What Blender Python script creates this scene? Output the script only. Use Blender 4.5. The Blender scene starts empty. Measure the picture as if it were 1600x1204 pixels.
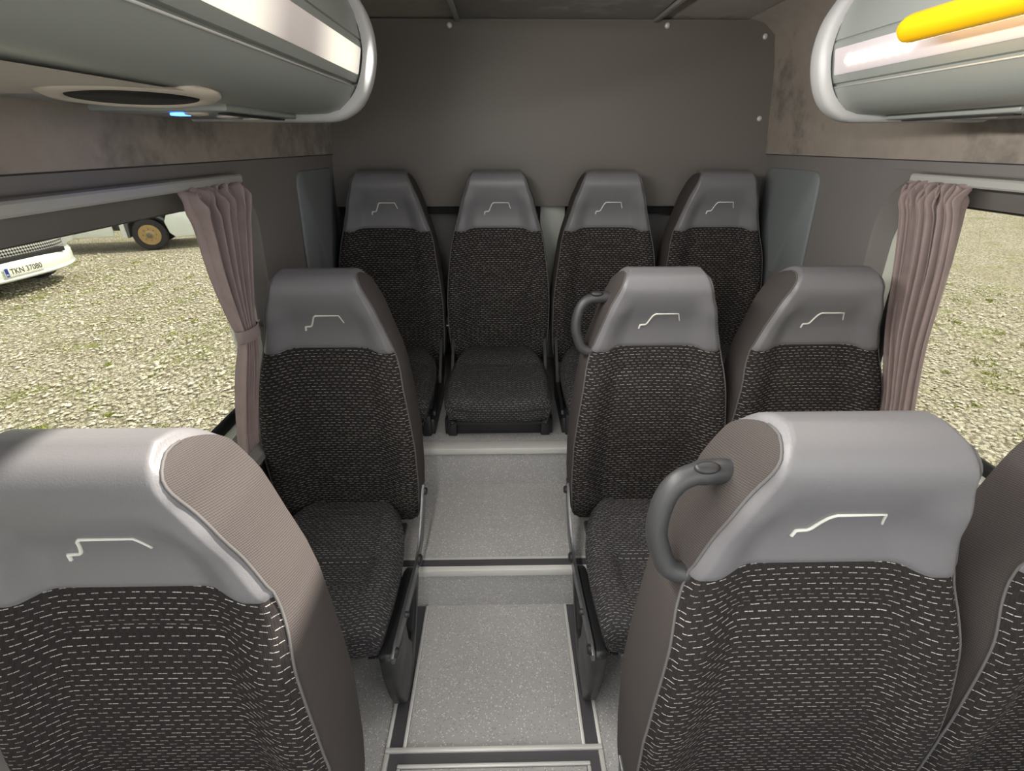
import bpy, bmesh, math, random
import numpy as np
from mathutils import Vector, Matrix

S = bpy.context.scene
COL = S.collection
rnd = random.Random(7)
nrng = np.random.default_rng(11)

# ------------------------------------------------------------------ camera, sky, sun, exposure
F_PX, CX, CY, VX, VY = 760.0, 800.0, 602.0, 785.0, 224.0
pitch = math.atan((CY - VY) / F_PX)
yaw = math.atan((CX - VX) / math.hypot(F_PX, CY - VY))
cam_d = bpy.data.cameras.new('camera')
cam_d.sensor_width = 36.0
cam_d.lens = 36.0 * F_PX / 1600.0
cam_d.clip_start = 0.02
cam_d.clip_end = 300
cam = bpy.data.objects.new('camera', cam_d)
COL.objects.link(cam)
cam.location = (-0.2, 0.0, 1.33)
cam.rotation_euler = (math.pi / 2 - pitch, 0, -yaw)
S.camera = cam

W = bpy.data.worlds.new('sky')
S.world = W
W.use_nodes = True
wn = W.node_tree.nodes
bg = wn['Background']
bg.inputs[0].default_value = (0.97, 0.97, 1.0, 1)
bg.inputs[1].default_value = 1.15

sun_d = bpy.data.lights.new('sun', 'SUN')
sun_d.energy = 4.0
sun_d.angle = math.radians(1.5)
sun_d.color = (1.0, 0.93, 0.82)
sun = bpy.data.objects.new('sun', sun_d)
COL.objects.link(sun)
SUN_DIR = Vector((0.80, 0.36, 1.0))          # towards the sun
sun.rotation_euler = SUN_DIR.to_track_quat('Z', 'Y').to_euler()
sun.location = (6, -6, 8)

S.view_settings.view_transform = 'Standard'
S.view_settings.look = 'None'
S.view_settings.gamma = 1
S.view_settings.exposure = 1.78
S.view_settings.use_curve_mapping = False

# ------------------------------------------------------------------ materials
def srgb(r, g, b):
    def f(c):
        c /= 255.0
        return c / 12.92 if c <= 0.04045 else ((c + 0.055) / 1.055) ** 2.4
    return (f(r), f(g), f(b), 1)

class NT:
    """small wrapper to write node trees briefly"""
    def __init__(self, name):
        self.m = bpy.data.materials.new(name)
        self.m.use_nodes = True
        self.t = self.m.node_tree
        self.b = self.t.nodes['Principled BSDF']
        self.out = self.t.nodes['Material Output']
    def n(self, kind, **kw):
        nd = self.t.nodes.new(kind)
        for k, v in kw.items():
            setattr(nd, k, v)
        return nd
    def l(self, a, b):
        self.t.links.new(a, b)
    def sock(self, s, v):
        if isinstance(v, bpy.types.NodeSocket):
            self.l(v, s)
        else:
            s.default_value = v
    def math(self, op, a, b=0.0, c=None):
        nd = self.n('ShaderNodeMath', operation=op)
        self.sock(nd.inputs[0], a)
        self.sock(nd.inputs[1], b)
        if c is not None:
            self.sock(nd.inputs[2], c)
        return nd.outputs[0]
    def mix(self, fac, a, b):
        nd = self.n('ShaderNodeMix', data_type='RGBA')
        self.sock(nd.inputs[0], fac)
        self.sock(nd.inputs[6], a)
        self.sock(nd.inputs[7], b)
        return nd.outputs[2]
    def obj(self):
        return self.n('ShaderNodeTexCoord').outputs['Object']
    def noise(self, vec, scale, detail=3, rough=0.5):
        nd = self.n('ShaderNodeTexNoise')
        self.l(vec, nd.inputs['Vector'])
        nd.inputs['Scale'].default_value = scale
        nd.inputs['Detail'].default_value = detail
        nd.inputs['Roughness'].default_value = rough
        return nd.outputs['Fac']
    def ramp(self, fac, lo, hi):
        nd = self.n('ShaderNodeMapRange')
        self.sock(nd.inputs[0], fac)
        nd.inputs[1].default_value = lo
        nd.inputs[2].default_value = hi
        return nd.outputs[0]
    def bump(self, h, strength, dist=0.002):
        nd = self.n('ShaderNodeBump')
        nd.inputs['Strength'].default_value = strength
        nd.inputs['Distance'].default_value = dist
        self.l(h, nd.inputs['Height'])
        self.l(nd.outputs[0], self.b.inputs['Normal'])
    def base(self, c, rough=0.5, metal=0.0, spec=0.5):
        self.sock(self.b.inputs['Base Color'], c)
        self.sock(self.b.inputs['Roughness'], rough)
        self.b.inputs['Metallic'].default_value = metal
        self.b.inputs['Specular IOR Level'].default_value = spec

def plain(name, rgb, rough=0.5, metal=0.0, spec=0.5, var=0.08, nscale=9.0, bump=0.0, bscale=300.0):
    t = NT(name)
    c = srgb(*rgb)
    o = t.obj()
    f = t.noise(o, nscale, 4)
    dark = tuple(x * (1 - var) for x in c[:3]) + (1,)
    lite = tuple(min(1, x * (1 + var)) for x in c[:3]) + (1,)
    t.base(t.mix(f, dark, lite), rough, metal, spec)
    if bump:
        t.bump(t.noise(o, bscale, 2), bump, 0.001)
    return t.m

M = {}
M['vinyl'] = plain('grey_vinyl', (110, 109, 112), 0.42, 0, 0.45, 0.05, 5, 0.25, 420)
M['shell'] = plain('dark_shell_plastic', (44, 44, 47), 0.55)
M['black'] = plain('black_plastic', (40, 40, 42), 0.42, bump=0.2, bscale=500)
M['handle'] = plain('grip_plastic', (56, 56, 58), 0.45, bump=0.2, bscale=600)
M['thread'] = plain('silver_thread', (214, 214, 206), 0.5)
M['piping'] = plain('seam_cord', (88, 86, 86), 0.7)
M['steel'] = plain('bright_steel', (120, 121, 124), 0.35, 0.8)
M['alu'] = plain('aluminium_trim', (214, 213, 210), 0.4, 0.15, var=0.05)
M['darkrail'] = plain('dark_trim_insert', (74, 72, 76), 0.5)
M['wall'] = plain('grey_wall_lining', (126, 122, 121), 0.75, 0, 0.3, 0.05, 4, 0.15, 350)
M['wall2'] = plain('grey_reveal_lining', (122, 118, 116), 0.75, 0, 0.3, 0.05, 4)
M['slate'] = plain('slate_panel', (122, 127, 129), 0.55, 0, 0.4, 0.04)
M['board'] = plain('rear_board_vinyl', (112, 107, 102), 0.5, 0, 0.4, 0.05, 2.0, 0.15, 300)
M['dark'] = plain('dark_door_lining', (58, 58, 62), 0.7)
M['bin'] = plain('rack_silver', (146, 150, 147), 0.38, 0.15, 0.5, 0.03, 3)
M['cap'] = plain('rack_end_grey', (172, 172, 174), 0.5, 0, 0.4, 0.03, 4, 0.2, 500)
M['white'] = plain('white_strip', (196, 200, 190), 0.5)
M['seal'] = plain('black_rubber', (24, 24, 28), 0.6)
M['rail'] = plain('grey_rail', (176, 176, 173), 0.5)
M['yellow'] = plain('yellow_grip', (240, 186, 18), 0.4, 0, 0.5, 0.03)
M['hole'] = plain('hole_shade', (10, 10, 12), 0.8)  # near-black paint for the shade inside the vent, wheel rims and rear gap
M['beige'] = plain('pale_plastic', (190, 182, 170), 0.5)
M['carwhite'] = plain('white_car_paint', (232, 238, 236), 0.25, 0, 0.5, 0.02)
M['cargrey'] = plain('car_grey_plastic', (90, 92, 96), 0.6)
M['tyre'] = plain('tyre_rubber', (48, 48, 50), 0.8)
M['rim'] = plain('rusty_gold_rim', (176, 150, 104), 0.45, 0.4, 0.5, 0.2, 20)
M['headlamp'] = plain('headlamp_glass', (190, 196, 200), 0.12, 0.3)
M['carglass'] = plain('car_window', (40, 46, 52), 0.08)
M['platewhite'] = plain('plate_white', (226, 228, 222), 0.4)
M['plateblue'] = plain('plate_blue', (30, 60, 150), 0.4)
M['ink'] = plain('plate_ink', (30, 30, 34), 0.5)
M['star'] = plain('plate_yellow', (240, 210, 60), 0.5)

def suede(name, rgb, stain, stain_amt):
    t = NT(name)
    o = t.obj()
    a = t.noise(o, 3.2, 5, 0.62)
    b = t.noise(o, 14, 5, 0.7)
    s = t.math('MULTIPLY', t.ramp(a, 0.53, 0.60), stain_amt)
    s = t.math('MULTIPLY', s, t.ramp(b, 0.3, 0.55))
    c0 = srgb(*rgb)
    c1 = tuple(x * 0.86 for x in c0[:3]) + (1,)
    t.base(t.mix(s, t.mix(t.ramp(b, 0.35, 0.7), c0, c1), srgb(*stain)), 0.9, 0, 0.15)
    t.b.inputs['Sheen Weight'].default_value = 0.15
    t.bump(t.noise(o, 260, 2), 0.25, 0.001)
    return t.m
M['suede'] = suede('suede_lining', (162, 152, 143), (116, 109, 104), 0.75)
M['suede_roof'] = suede('suede_headliner', (150, 140, 130), (100, 93, 88), 0.9)
M['suede_dark'] = suede('suede_centre', (92, 86, 82), (120, 114, 106), 0.8)

def twill(name, rgb):
    t = NT(name)
    uv = t.n('ShaderNodeTexCoord').outputs['UV']
    sep = t.n('ShaderNodeSeparateXYZ')
    t.l(uv, sep.inputs[0])
    w = t.math('SINE', t.math('ADD', t.math('MULTIPLY', sep.outputs[1], 1900.0), t.math('MULTIPLY', sep.outputs[0], 500.0)))
    w2 = t.math('SINE', t.math('MULTIPLY', sep.outputs[0], 2400.0))
    f = t.ramp(t.math('ADD', w, t.math('MULTIPLY', w2, 0.5)), -1.2, 1.2)
    c = srgb(*rgb)
    t.base(t.mix(f, tuple(x * 0.72 for x in c[:3]) + (1,), tuple(x * 1.25 for x in c[:3]) + (1,)), 0.85, 0, 0.2)
    t.bump(f, 0.35, 0.0008)
    return t.m
M['twill'] = twill('woven_side_fabric', (72, 67, 66))

def dash_fabric(name, ground, dash, row=0.0084, per=0.0195):
    t = NT(name)
    uv = t.n('ShaderNodeTexCoord').outputs['UV']
    sep = t.n('ShaderNodeSeparateXYZ')
    t.l(uv, sep.inputs[0])
    u, v = sep.outputs[0], sep.outputs[1]
    vr = t.math('DIVIDE', v, row)
    ri = t.math('FLOOR', vr)
    rf = t.math('FRACT', vr)
    wn_ = t.n('ShaderNodeTexWhiteNoise', noise_dimensions='1D')
    t.l(ri, wn_.inputs['W'])
    off = t.math('ADD', t.math('MULTIPLY', t.math('MODULO', t.math('ADD', ri, 1000.0), 2.0), 0.5), t.math('MULTIPLY', wn_.outputs[0], 0.28))
    ur = t.math('ADD', t.math('DIVIDE', u, per), off)
    ui = t.math('FLOOR', ur)
    uf = t.math('FRACT', ur)
    cmb = t.n('ShaderNodeCombineXYZ')
    t.l(ui, cmb.inputs[0]); t.l(ri, cmb.inputs[1])
    wc = t.n('ShaderNodeTexWhiteNoise', noise_dimensions='2D')
    t.l(cmb.outputs[0], wc.inputs['Vector'])
    length = t.math('ADD', 0.46, t.math('MULTIPLY', wc.outputs[0], 0.24))
    on_u = t.math('LESS_THAN', uf, length)
    band = t.math('LESS_THAN', t.math('ABSOLUTE', t.math('SUBTRACT', rf, 0.5)), 0.06)
    gap = t.math('GREATER_THAN', t.math('ABSOLUTE', t.math('SUBTRACT', uf, 0.27)), 0.02)
    d = t.math('MULTIPLY', t.math('MULTIPLY', on_u, band), gap)
    d = t.math('MULTIPLY', d, t.math('ADD', 0.45, t.math('MULTIPLY', wc.outputs[0], 0.55)))
    # warp-thread ribs and alternating darker blocks of the weave
    rib = t.ramp(t.math('SINE', t.math('MULTIPLY', u, 2 * math.pi / 0.0028)), -1, 1)
    blk = t.math('GREATER_THAN', t.math('FRACT', t.math('ADD', t.math('DIVIDE', u, per * 0.5), t.math('MULTIPLY', wn_.outputs[0], 2.0))), 0.5)
    g = srgb(*ground)
    g2 = tuple(x * 0.66 for x in g[:3]) + (1,)
    g3 = tuple(x * 1.22 for x in g[:3]) + (1,)
    c = t.mix(t.math('MULTIPLY', blk, 0.6), g, g2)
    c = t.mix(t.math('MULTIPLY', rib, 0.45), c, g3)
    c = t.mix(d, c, srgb(*dash))
    t.base(c, 0.9, 0, 0.1)
    t.bump(t.math('ADD', t.math('MULTIPLY', rib, 0.5), d), 0.3, 0.0008)
    return t.m
M['dash'] = dash_fabric('dashed_seat_fabric', (44, 41, 41), (186, 182, 176))
M['dash_lit'] = dash_fabric('dashed_fabric_lit', (58, 56, 58), (180, 178, 176), 0.0080, 0.018)  # same seat fabric painted lighter, for the light on the cushion tops

def floor_mat(name):
    t = NT(name)
    o = t.obj()
    vo = t.n('ShaderNodeTexVoronoi')
    t.l(o, vo.inputs['Vector'])
    vo.inputs['Scale'].default_value = 270
    sepc = t.n('ShaderNodeSeparateColor')
    t.l(vo.outputs['Color'], sepc.inputs[0])
    r = sepc.outputs[0]
    near = t.math('LESS_THAN', vo.outputs['Distance'], 0.42)
    lite = t.math('MULTIPLY', t.math('GREATER_THAN', r, 0.86), near)
    dark = t.math('MULTIPLY', t.math('LESS_THAN', r, 0.16), near)
    big = t.noise(o, 2.6, 3)
    c = t.mix(t.ramp(big, 0.3, 0.7), srgb(168, 167, 168), srgb(184, 183, 184))
    c = t.mix(t.math('MULTIPLY', t.noise(o, 320, 2), 0.5), c, srgb(150, 148, 144))
    c = t.mix(t.math('MULTIPLY', lite, 0.8), c, srgb(232, 228, 222))
    c = t.mix(t.math('MULTIPLY', dark, 0.55), c, srgb(110, 106, 102))
    t.base(c, 0.5, 0, 0.4)
    t.bump(t.noise(o, 300, 2), 0.15, 0.001)
    return t.m
M['floor'] = floor_mat('speckled_vinyl_floor')

def gravel_mat(name):
    t = NT(name)
    o = t.obj()
    cols = []
    vo = t.n('ShaderNodeTexVoronoi'); t.l(o, vo.inputs['Vector']); vo.inputs['Scale'].default_value = 27
    vs = t.n('ShaderNodeTexVoronoi'); t.l(o, vs.inputs['Vector']); vs.inputs['Scale'].default_value = 70
    sc = t.n('ShaderNodeSeparateColor'); t.l(vo.outputs['Color'], sc.inputs[0])
    ss = t.n('ShaderNodeSeparateColor'); t.l(vs.outputs['Color'], ss.inputs[0])
    c = t.mix(sc.outputs[0], srgb(196, 190, 172), srgb(226, 222, 208))
    c = t.mix(t.math('MULTIPLY', ss.outputs[1], 0.5), c, srgb(176, 166, 146))
    soil = t.ramp(t.noise(o, 0.9, 5, 0.6), 0.45, 0.62)
    c = t.mix(t.math('MULTIPLY', soil, 0.35), c, srgb(176, 168, 136))
    edge = t.ramp(vo.outputs['Distance'], 0.40, 0.72)
    c = t.mix(t.math('MULTIPLY', edge, 0.7), c, srgb(98, 90, 72))  # darkens the gaps between stones; shade put into the colour
    moss = t.math('MULTIPLY', t.ramp(t.noise(o, 1.7, 6, 0.7), 0.53, 0.63), t.ramp(t.noise(o, 9, 4, 0.7), 0.40, 0.58))
    c = t.mix(t.math('MULTIPLY', moss, 0.85), c, srgb(140, 148, 82))
    t.base(c, 0.9, 0, 0.2)
    h = t.math('ADD', t.math('MULTIPLY', vo.outputs['Distance'], -1.0), t.math('MULTIPLY', vs.outputs['Distance'], -0.5))
    t.bump(h, 1.0, 0.035)
    return t.m
M['gravel'] = gravel_mat('pale_gravel')

def stone_mat(name):
    t = NT(name)
    oi = t.n('ShaderNodeNewGeometry')
    c = t.mix(oi.outputs['Random Per Island'], srgb(186, 178, 158), srgb(234, 230, 218))
    t.base(c, 0.85, 0, 0.3)
    return t.m
M['stone'] = stone_mat('loose_stone')

def grass_mat(name):
    t = NT(name)
    oi = t.n('ShaderNodeNewGeometry')
    c = t.mix(oi.outputs['Random Per Island'], srgb(112, 132, 52), srgb(168, 172, 92))
    t.base(c, 0.8, 0, 0.2)
    return t.m
M['grass'] = grass_mat('green_grass')

def curtain_mat(name):
    t = NT(name)
    o = t.obj()
    c = t.mix(t.noise(o, 30, 3), srgb(136, 120, 119), srgb(156, 140, 137))
    t.base(c, 0.85, 0, 0.2)
    t.b.inputs['Sheen Weight'].default_value = 0.2
    t.bump(t.noise(o, 700, 1), 0.2, 0.0005)
    return t.m
M['curtain'] = curtain_mat('mauve_curtain')

def emit(name, rgb, strength, base=None):
    t = NT(name)
    t.base(srgb(*(base or rgb)), 0.4)
    t.b.inputs['Emission Color'].default_value = srgb(*rgb)
    t.b.inputs['Emission Strength'].default_value = strength
    return t.m
M['led'] = emit('led_chip', (255, 248, 222), 3.2)
M['blue_led'] = emit('blue_indicator', (40, 90, 255), 6.0)
M['lens_dim'] = emit('frosted_lens_dim', (214, 204, 206), 0.05, (190, 182, 186))

def lens_lit(name, y0, period):
    """frosted lens lit from behind by groups of LEDs"""
    t = NT(name)
    o = t.obj()
    sep = t.n('ShaderNodeSeparateXYZ'); t.l(o, sep.inputs[0])
    ph = t.math('MULTIPLY', t.math('SUBTRACT', sep.outputs[1], y0), 2 * math.pi / period)
    w = t.ramp(t.math('COSINE', ph), -0.8, 0.8)
    t.base(srgb(214, 206, 204), 0.4)
    t.l(t.mix(w, srgb(236, 222, 218), srgb(255, 250, 222)), t.b.inputs['Emission Color'])
    t.l(t.math('ADD', 0.04, t.math('MULTIPLY', w, 0.22)), t.b.inputs['Emission Strength'])
    return t.m
M['lens_lit'] = lens_lit('frosted_lens_lit', 1.05, 0.42)

def glass_mat(name, tint):
    t = NT(name)
    tr = t.n('ShaderNodeBsdfTransparent'); tr.inputs[0].default_value = tint
    gl = t.n('ShaderNodeBsdfGlossy'); gl.inputs['Roughness'].default_value = 0.02
    lw = t.n('ShaderNodeLayerWeight'); lw.inputs[0].default_value = 0.5
    refl = t.math('ADD', 0.03, t.math('MULTIPLY', t.math('POWER', lw.outputs['Facing'], 5.0), 0.5))
    mx = t.n('ShaderNodeMixShader')
    t.l(refl, mx.inputs[0]); t.l(tr.outputs[0], mx.inputs[1]); t.l(gl.outputs[0], mx.inputs[2])
    t.l(mx.outputs[0], t.out.inputs['Surface'])
    return t.m
M['glass'] = glass_mat('tinted_window_glass', (0.52, 0.52, 0.48, 1))

# ------------------------------------------------------------------ mesh helpers
def link(o, parent=None):
    COL.objects.link(o)
    if parent is not None:
        o.parent = parent
    return o

def mk(name, mesh, mat=None, parent=None, loc=None):
    o = bpy.data.objects.new(name, mesh)
    if mat is not None and not mesh.materials:
        mesh.materials.append(mat)
    link(o, parent)
    if loc is not None:
        o.location = loc
    return o

def empty(name, loc, label, cat, group=None):
    o = bpy.data.objects.new(name, None)
    o.empty_display_size = 0.1
    o.location = loc
    link(o)
    return tag(o, label, cat, group)

def tag(o, label=None, cat=None, group=None, kind=None):
    if label: o['label'] = label
    if cat: o['category'] = cat
    if group: o['group'] = group
    if kind: o['kind'] = kind
    return o

def me_from(name, verts, faces, mat, smooth=True, uvs=None):
    me = bpy.data.meshes.new(name)
    me.from_pydata([tuple(map(float, v)) for v in verts], [], faces)
    if uvs is not None:
        lay = me.uv_layers.new(name='UVMap')
        arr = np.zeros((len(me.loops), 2))
        vi = np.zeros(len(me.loops), dtype=np.int32)
        me.loops.foreach_get('vertex_index', vi)
        arr = np.asarray(uvs, float)[vi]
        lay.data.foreach_set('uv', arr.ravel())
    me.materials.append(mat)
    if smooth:
        me.polygons.foreach_set('use_smooth', [True] * len(me.polygons))
    me.update()
    return me

def grid_me(name, P, mat, uv=None, closed=False, flip=False, smooth=True):
    n, m = P.shape[:2]
    faces = []
    mm = m if closed else m - 1
    for i in range(n - 1):
        for j in range(mm):
            a, b = i * m + j, i * m + (j + 1) % m
            c, d = (i + 1) * m + (j + 1) % m, (i + 1) * m + j
            faces.append((a, d, c, b) if flip else (a, b, c, d))
    return me_from(name, P.reshape(-1, 3), faces, mat, smooth, None if uv is None else uv.reshape(-1, 2))

def cat(pts, n):
    """Catmull-Rom through pts, n samples evenly along length"""
    p = np.asarray(pts, float)
    q = np.vstack([2 * p[0] - p[1], p, 2 * p[-1] - p[-2]])
    out = []
    for i in range(1, len(q) - 2):
        for t in np.linspace(0, 1, 24, endpoint=False):
            a, b, c, d = q[i - 1], q[i], q[i + 1], q[i + 2]
            out.append(0.5 * ((2 * b) + (c - a) * t + (2 * a - 5 * b + 4 * c - d) * t * t + (3 * b - a - 3 * c + d) * t ** 3))
    out.append(p[-1])
    out = np.array(out)
    L = np.concatenate([[0], np.cumsum(np.linalg.norm(np.diff(out, axis=0), axis=1))])
    s = np.linspace(0, L[-1], n)
    return np.stack([np.interp(s, L, out[:, k]) for k in range(p.shape[1])], 1)

class MB:
    def __init__(self):
        self.bm = bmesh.new()
    def box(self, x0, x1, y0, y1, z0, z1, bev=0.0, seg=2):
        r = bmesh.ops.create_cube(self.bm, size=1.0)
        vs = r['verts']
        bmesh.ops.scale(self.bm, vec=(abs(x1 - x0), abs(y1 - y0), abs(z1 - z0)), verts=vs)
        bmesh.ops.translate(self.bm, vec=((x0 + x1) / 2, (y0 + y1) / 2, (z0 + z1) / 2), verts=vs)
        if bev:
            es = set()
            for v in vs:
                es.update(v.link_edges)
            bmesh.ops.bevel(self.bm, geom=list(es), offset=bev, segments=seg, affect='EDGES', profile=0.5)
        return self
    def tube(self, pts, r, seg=12, cap=True, flat=None):
        pts = [Vector(p) for p in pts]
        rs = r if hasattr(r, '__len__') else [r] * len(pts)
        rings = []
        up = None
        for i, p in enumerate(pts):
            t = (pts[min(i + 1, len(pts) - 1)] - pts[max(i - 1, 0)]).normalized()
            if up is None:
                up = Vector((0, 0, 1)) if abs(t.z) < 0.9 else Vector((0, 1, 0))
            side = t.cross(up).normalized()
            up = side.cross(t).normalized()
            ring = []
            for k in range(seg):
                a = 2 * math.pi * k / seg
                ring.append(self.bm.verts.new(p + side * math.cos(a) * rs[i] + up * math.sin(a) * rs[i]))
            rings.append(ring)
        for a, b in zip(rings, rings[1:]):
            for k in range(seg):
                self.bm.faces.new((a[k], a[(k + 1) % seg], b[(k + 1) % seg], b[k]))
        if cap:
            self.bm.faces.new(rings[0][::-1]); self.bm.faces.new(rings[-1])
        return self
    def lathe(self, prof, seg=32, mat=Matrix()):
        """prof: (radius, height) pairs turned about local Z"""
        rings = []
        for r, h in prof:
            rings.append([self.bm.verts.new(mat @ Vector((r * math.cos(2 * math.pi * k / seg), r * math.sin(2 * math.pi * k / seg), h))) for k in range(seg)])
        for a, b in zip(rings, rings[1:]):
            for k in range(seg):
                self.bm.faces.new((a[k], a[(k + 1) % seg], b[(k + 1) % seg], b[k]))
        if prof[0][0] > 0: self.bm.faces.new(rings[0][::-1])
        if prof[-1][0] > 0: self.bm.faces.new(rings[-1])
        return self
    def prism(self, poly, axis, a0, a1, bev=0.0):
        """poly: 2D outline; axis 'x','y' or 'z' gives the extrusion direction"""
        def v3(p, a):
            return {'x': (a, p[0], p[1]), 'y': (p[0], a, p[1]), 'z': (p[0], p[1], a)}[axis]
        A = [self.bm.verts.new(v3(p, a0)) for p in poly]
        B = [self.bm.verts.new(v3(p, a1)) for p in poly]
        n = len(poly)
        fs = [self.bm.faces.new(A), self.bm.faces.new(B[::-1])]
        for i in range(n):
            fs.append(self.bm.faces.new((A[i], B[i], B[(i + 1) % n], A[(i + 1) % n])))
        if bev:
            es = [e for f in fs[:2] for e in f.edges]
            bmesh.ops.bevel(self.bm, geom=es, offset=bev, segments=2, affect='EDGES', profile=0.5)
        return self
    def me(self, name, mat, smooth=False, angle=35):
        bmesh.ops.recalc_face_normals(self.bm, faces=self.bm.faces)
        me = bpy.data.meshes.new(name)
        self.bm.to_mesh(me); self.bm.free()
        me.materials.append(mat)
        me.polygons.foreach_set('use_smooth', [True] * len(me.polygons))
        if not smooth:
            me.set_sharp_from_angle(angle=math.radians(angle))
        me.update()
        return me

def sstep(a, b, x):
    t = np.clip((x - a) / (b - a), 0, 1)
    return t * t * (3 - 2 * t)

# ------------------------------------------------------------------ setting: the bus body
WALL_PROF = [(0.0, 0.955), (0.6, 0.945), (1.29, 0.905), (1.60, 0.868), (1.70, 0.845), (1.735, 0.80), (1.752, 0.74)]
def wall_x(z):
    return float(np.interp(z, [p[0] for p in WALL_PROF], [p[1] for p in WALL_PROF]))
Y_FRONT, Y_REAR = -0.35, 2.26
Z_PLAT, Z_STEP = 0.325, 0.160

# floor of the aisle, the step and the raised rear platform
b = MB()
b.box(-0.96, 0.96, -1.6, 1.09, -0.05, 0.0)
b.box(-0.96, 0.96, 1.09, 1.505, -0.05, Z_STEP)
b.box(-0.96, 0.96, 1.505, 2.42, -0.05, Z_PLAT)
fl = mk('floor', b.me('floor', M['floor']))
tag(fl, 'speckled light grey vinyl floor with two steps up to the rear seats', kind='structure')

def strip(name, x0, x1, y0, y1, z, lab):
    """aluminium nosing with a dark insert on a step edge"""
    t = mk(name, MB().box(x0, x1, y0, y1, z - 0.022, z + 0.004, 0.003).me(name, M['alu']))
    tag(t, lab, kind='structure')
    return t
t1 = strip('trim_1', -0.955, 0.955, 1.080, 1.135, Z_STEP, 'aluminium nosing with dark insert on the first step')
mk('insert', MB().box(-0.955, 0.955, 1.097, 1.122, Z_STEP, Z_STEP + 0.0055).me('insert', M['darkrail']), None, t1)
t2 = strip('trim_2', -0.955, 0.955, 1.495, 1.545, Z_PLAT, 'pale aluminium nosing on the edge of the rear platform')

def floor_strip(name, x0, x1, y0, y1, lab):
    t = mk(name, MB().box(x0, x1, y0, y1, 0.0, 0.003).me(name, M['darkrail']))
    tag(t, lab, kind='structure')
    e = MB()
    for xa, xb in ((x0, x0 + 0.009), (x1 - 0.009, x1)):
        e.box(xa, xb, y0, y1, 0.0, 0.007, 0.002)
    mk('edging', e.me('edging', M['alu']), None, t)
floor_strip('trim_3', -0.497, -0.447, 0.676, 1.085, 'dark seat rail strip with silver edges left of the aisle')
floor_strip('trim_4', -0.016, 0.034, 0.676, 1.085, 'dark seat rail strip with silver edges right of the aisle')
# framed hatch at the front of the aisle
hx0, hx1, hy0, hy1 = -0.497, 0.034, -0.30, 0.676
h = mk('trim_5', MB().box(hx0, hx1, hy0, hy1, 0.0, 0.004).me('hatch', M['darkrail']))
tag(h, 'dark hatch with silver frame lying in the aisle floor', kind='structure')
e = MB()
for (x0, x1, y0, y1) in ((hx0, hx1, hy1 - 0.012, hy1), (hx0, hx0 + 0.012, hy0, hy1 - 0.012), (hx1 - 0.012, hx1, hy0, hy1 - 0.012), (hx0, hx1, hy0 - 0.012, hy0)):
    e.box(x0, x1, y0, y1, 0.0, 0.010, 0.003)
for (x0, x1, y0, y1) in ((hx0 + 0.035, hx1 - 0.035, hy1 - 0.045, hy1 - 0.036), (hx0 + 0.035, hx0 + 0.044, hy0, hy1 - 0.045), (hx1 - 0.044, hx1 - 0.035, hy0, hy1 - 0.045)):
    e.box(x0, x1, y0, y1, 0.0, 0.009, 0.003)
mk('hatch_frame', e.me('hatch_frame', M['alu']), None, h)
mk('hatch_panel', MB().box(hx0 + 0.046, hx1 - 0.046, hy0, hy1 - 0.047, 0.0, 0.006).me('hatch_panel', M['floor']), None, h)

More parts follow.
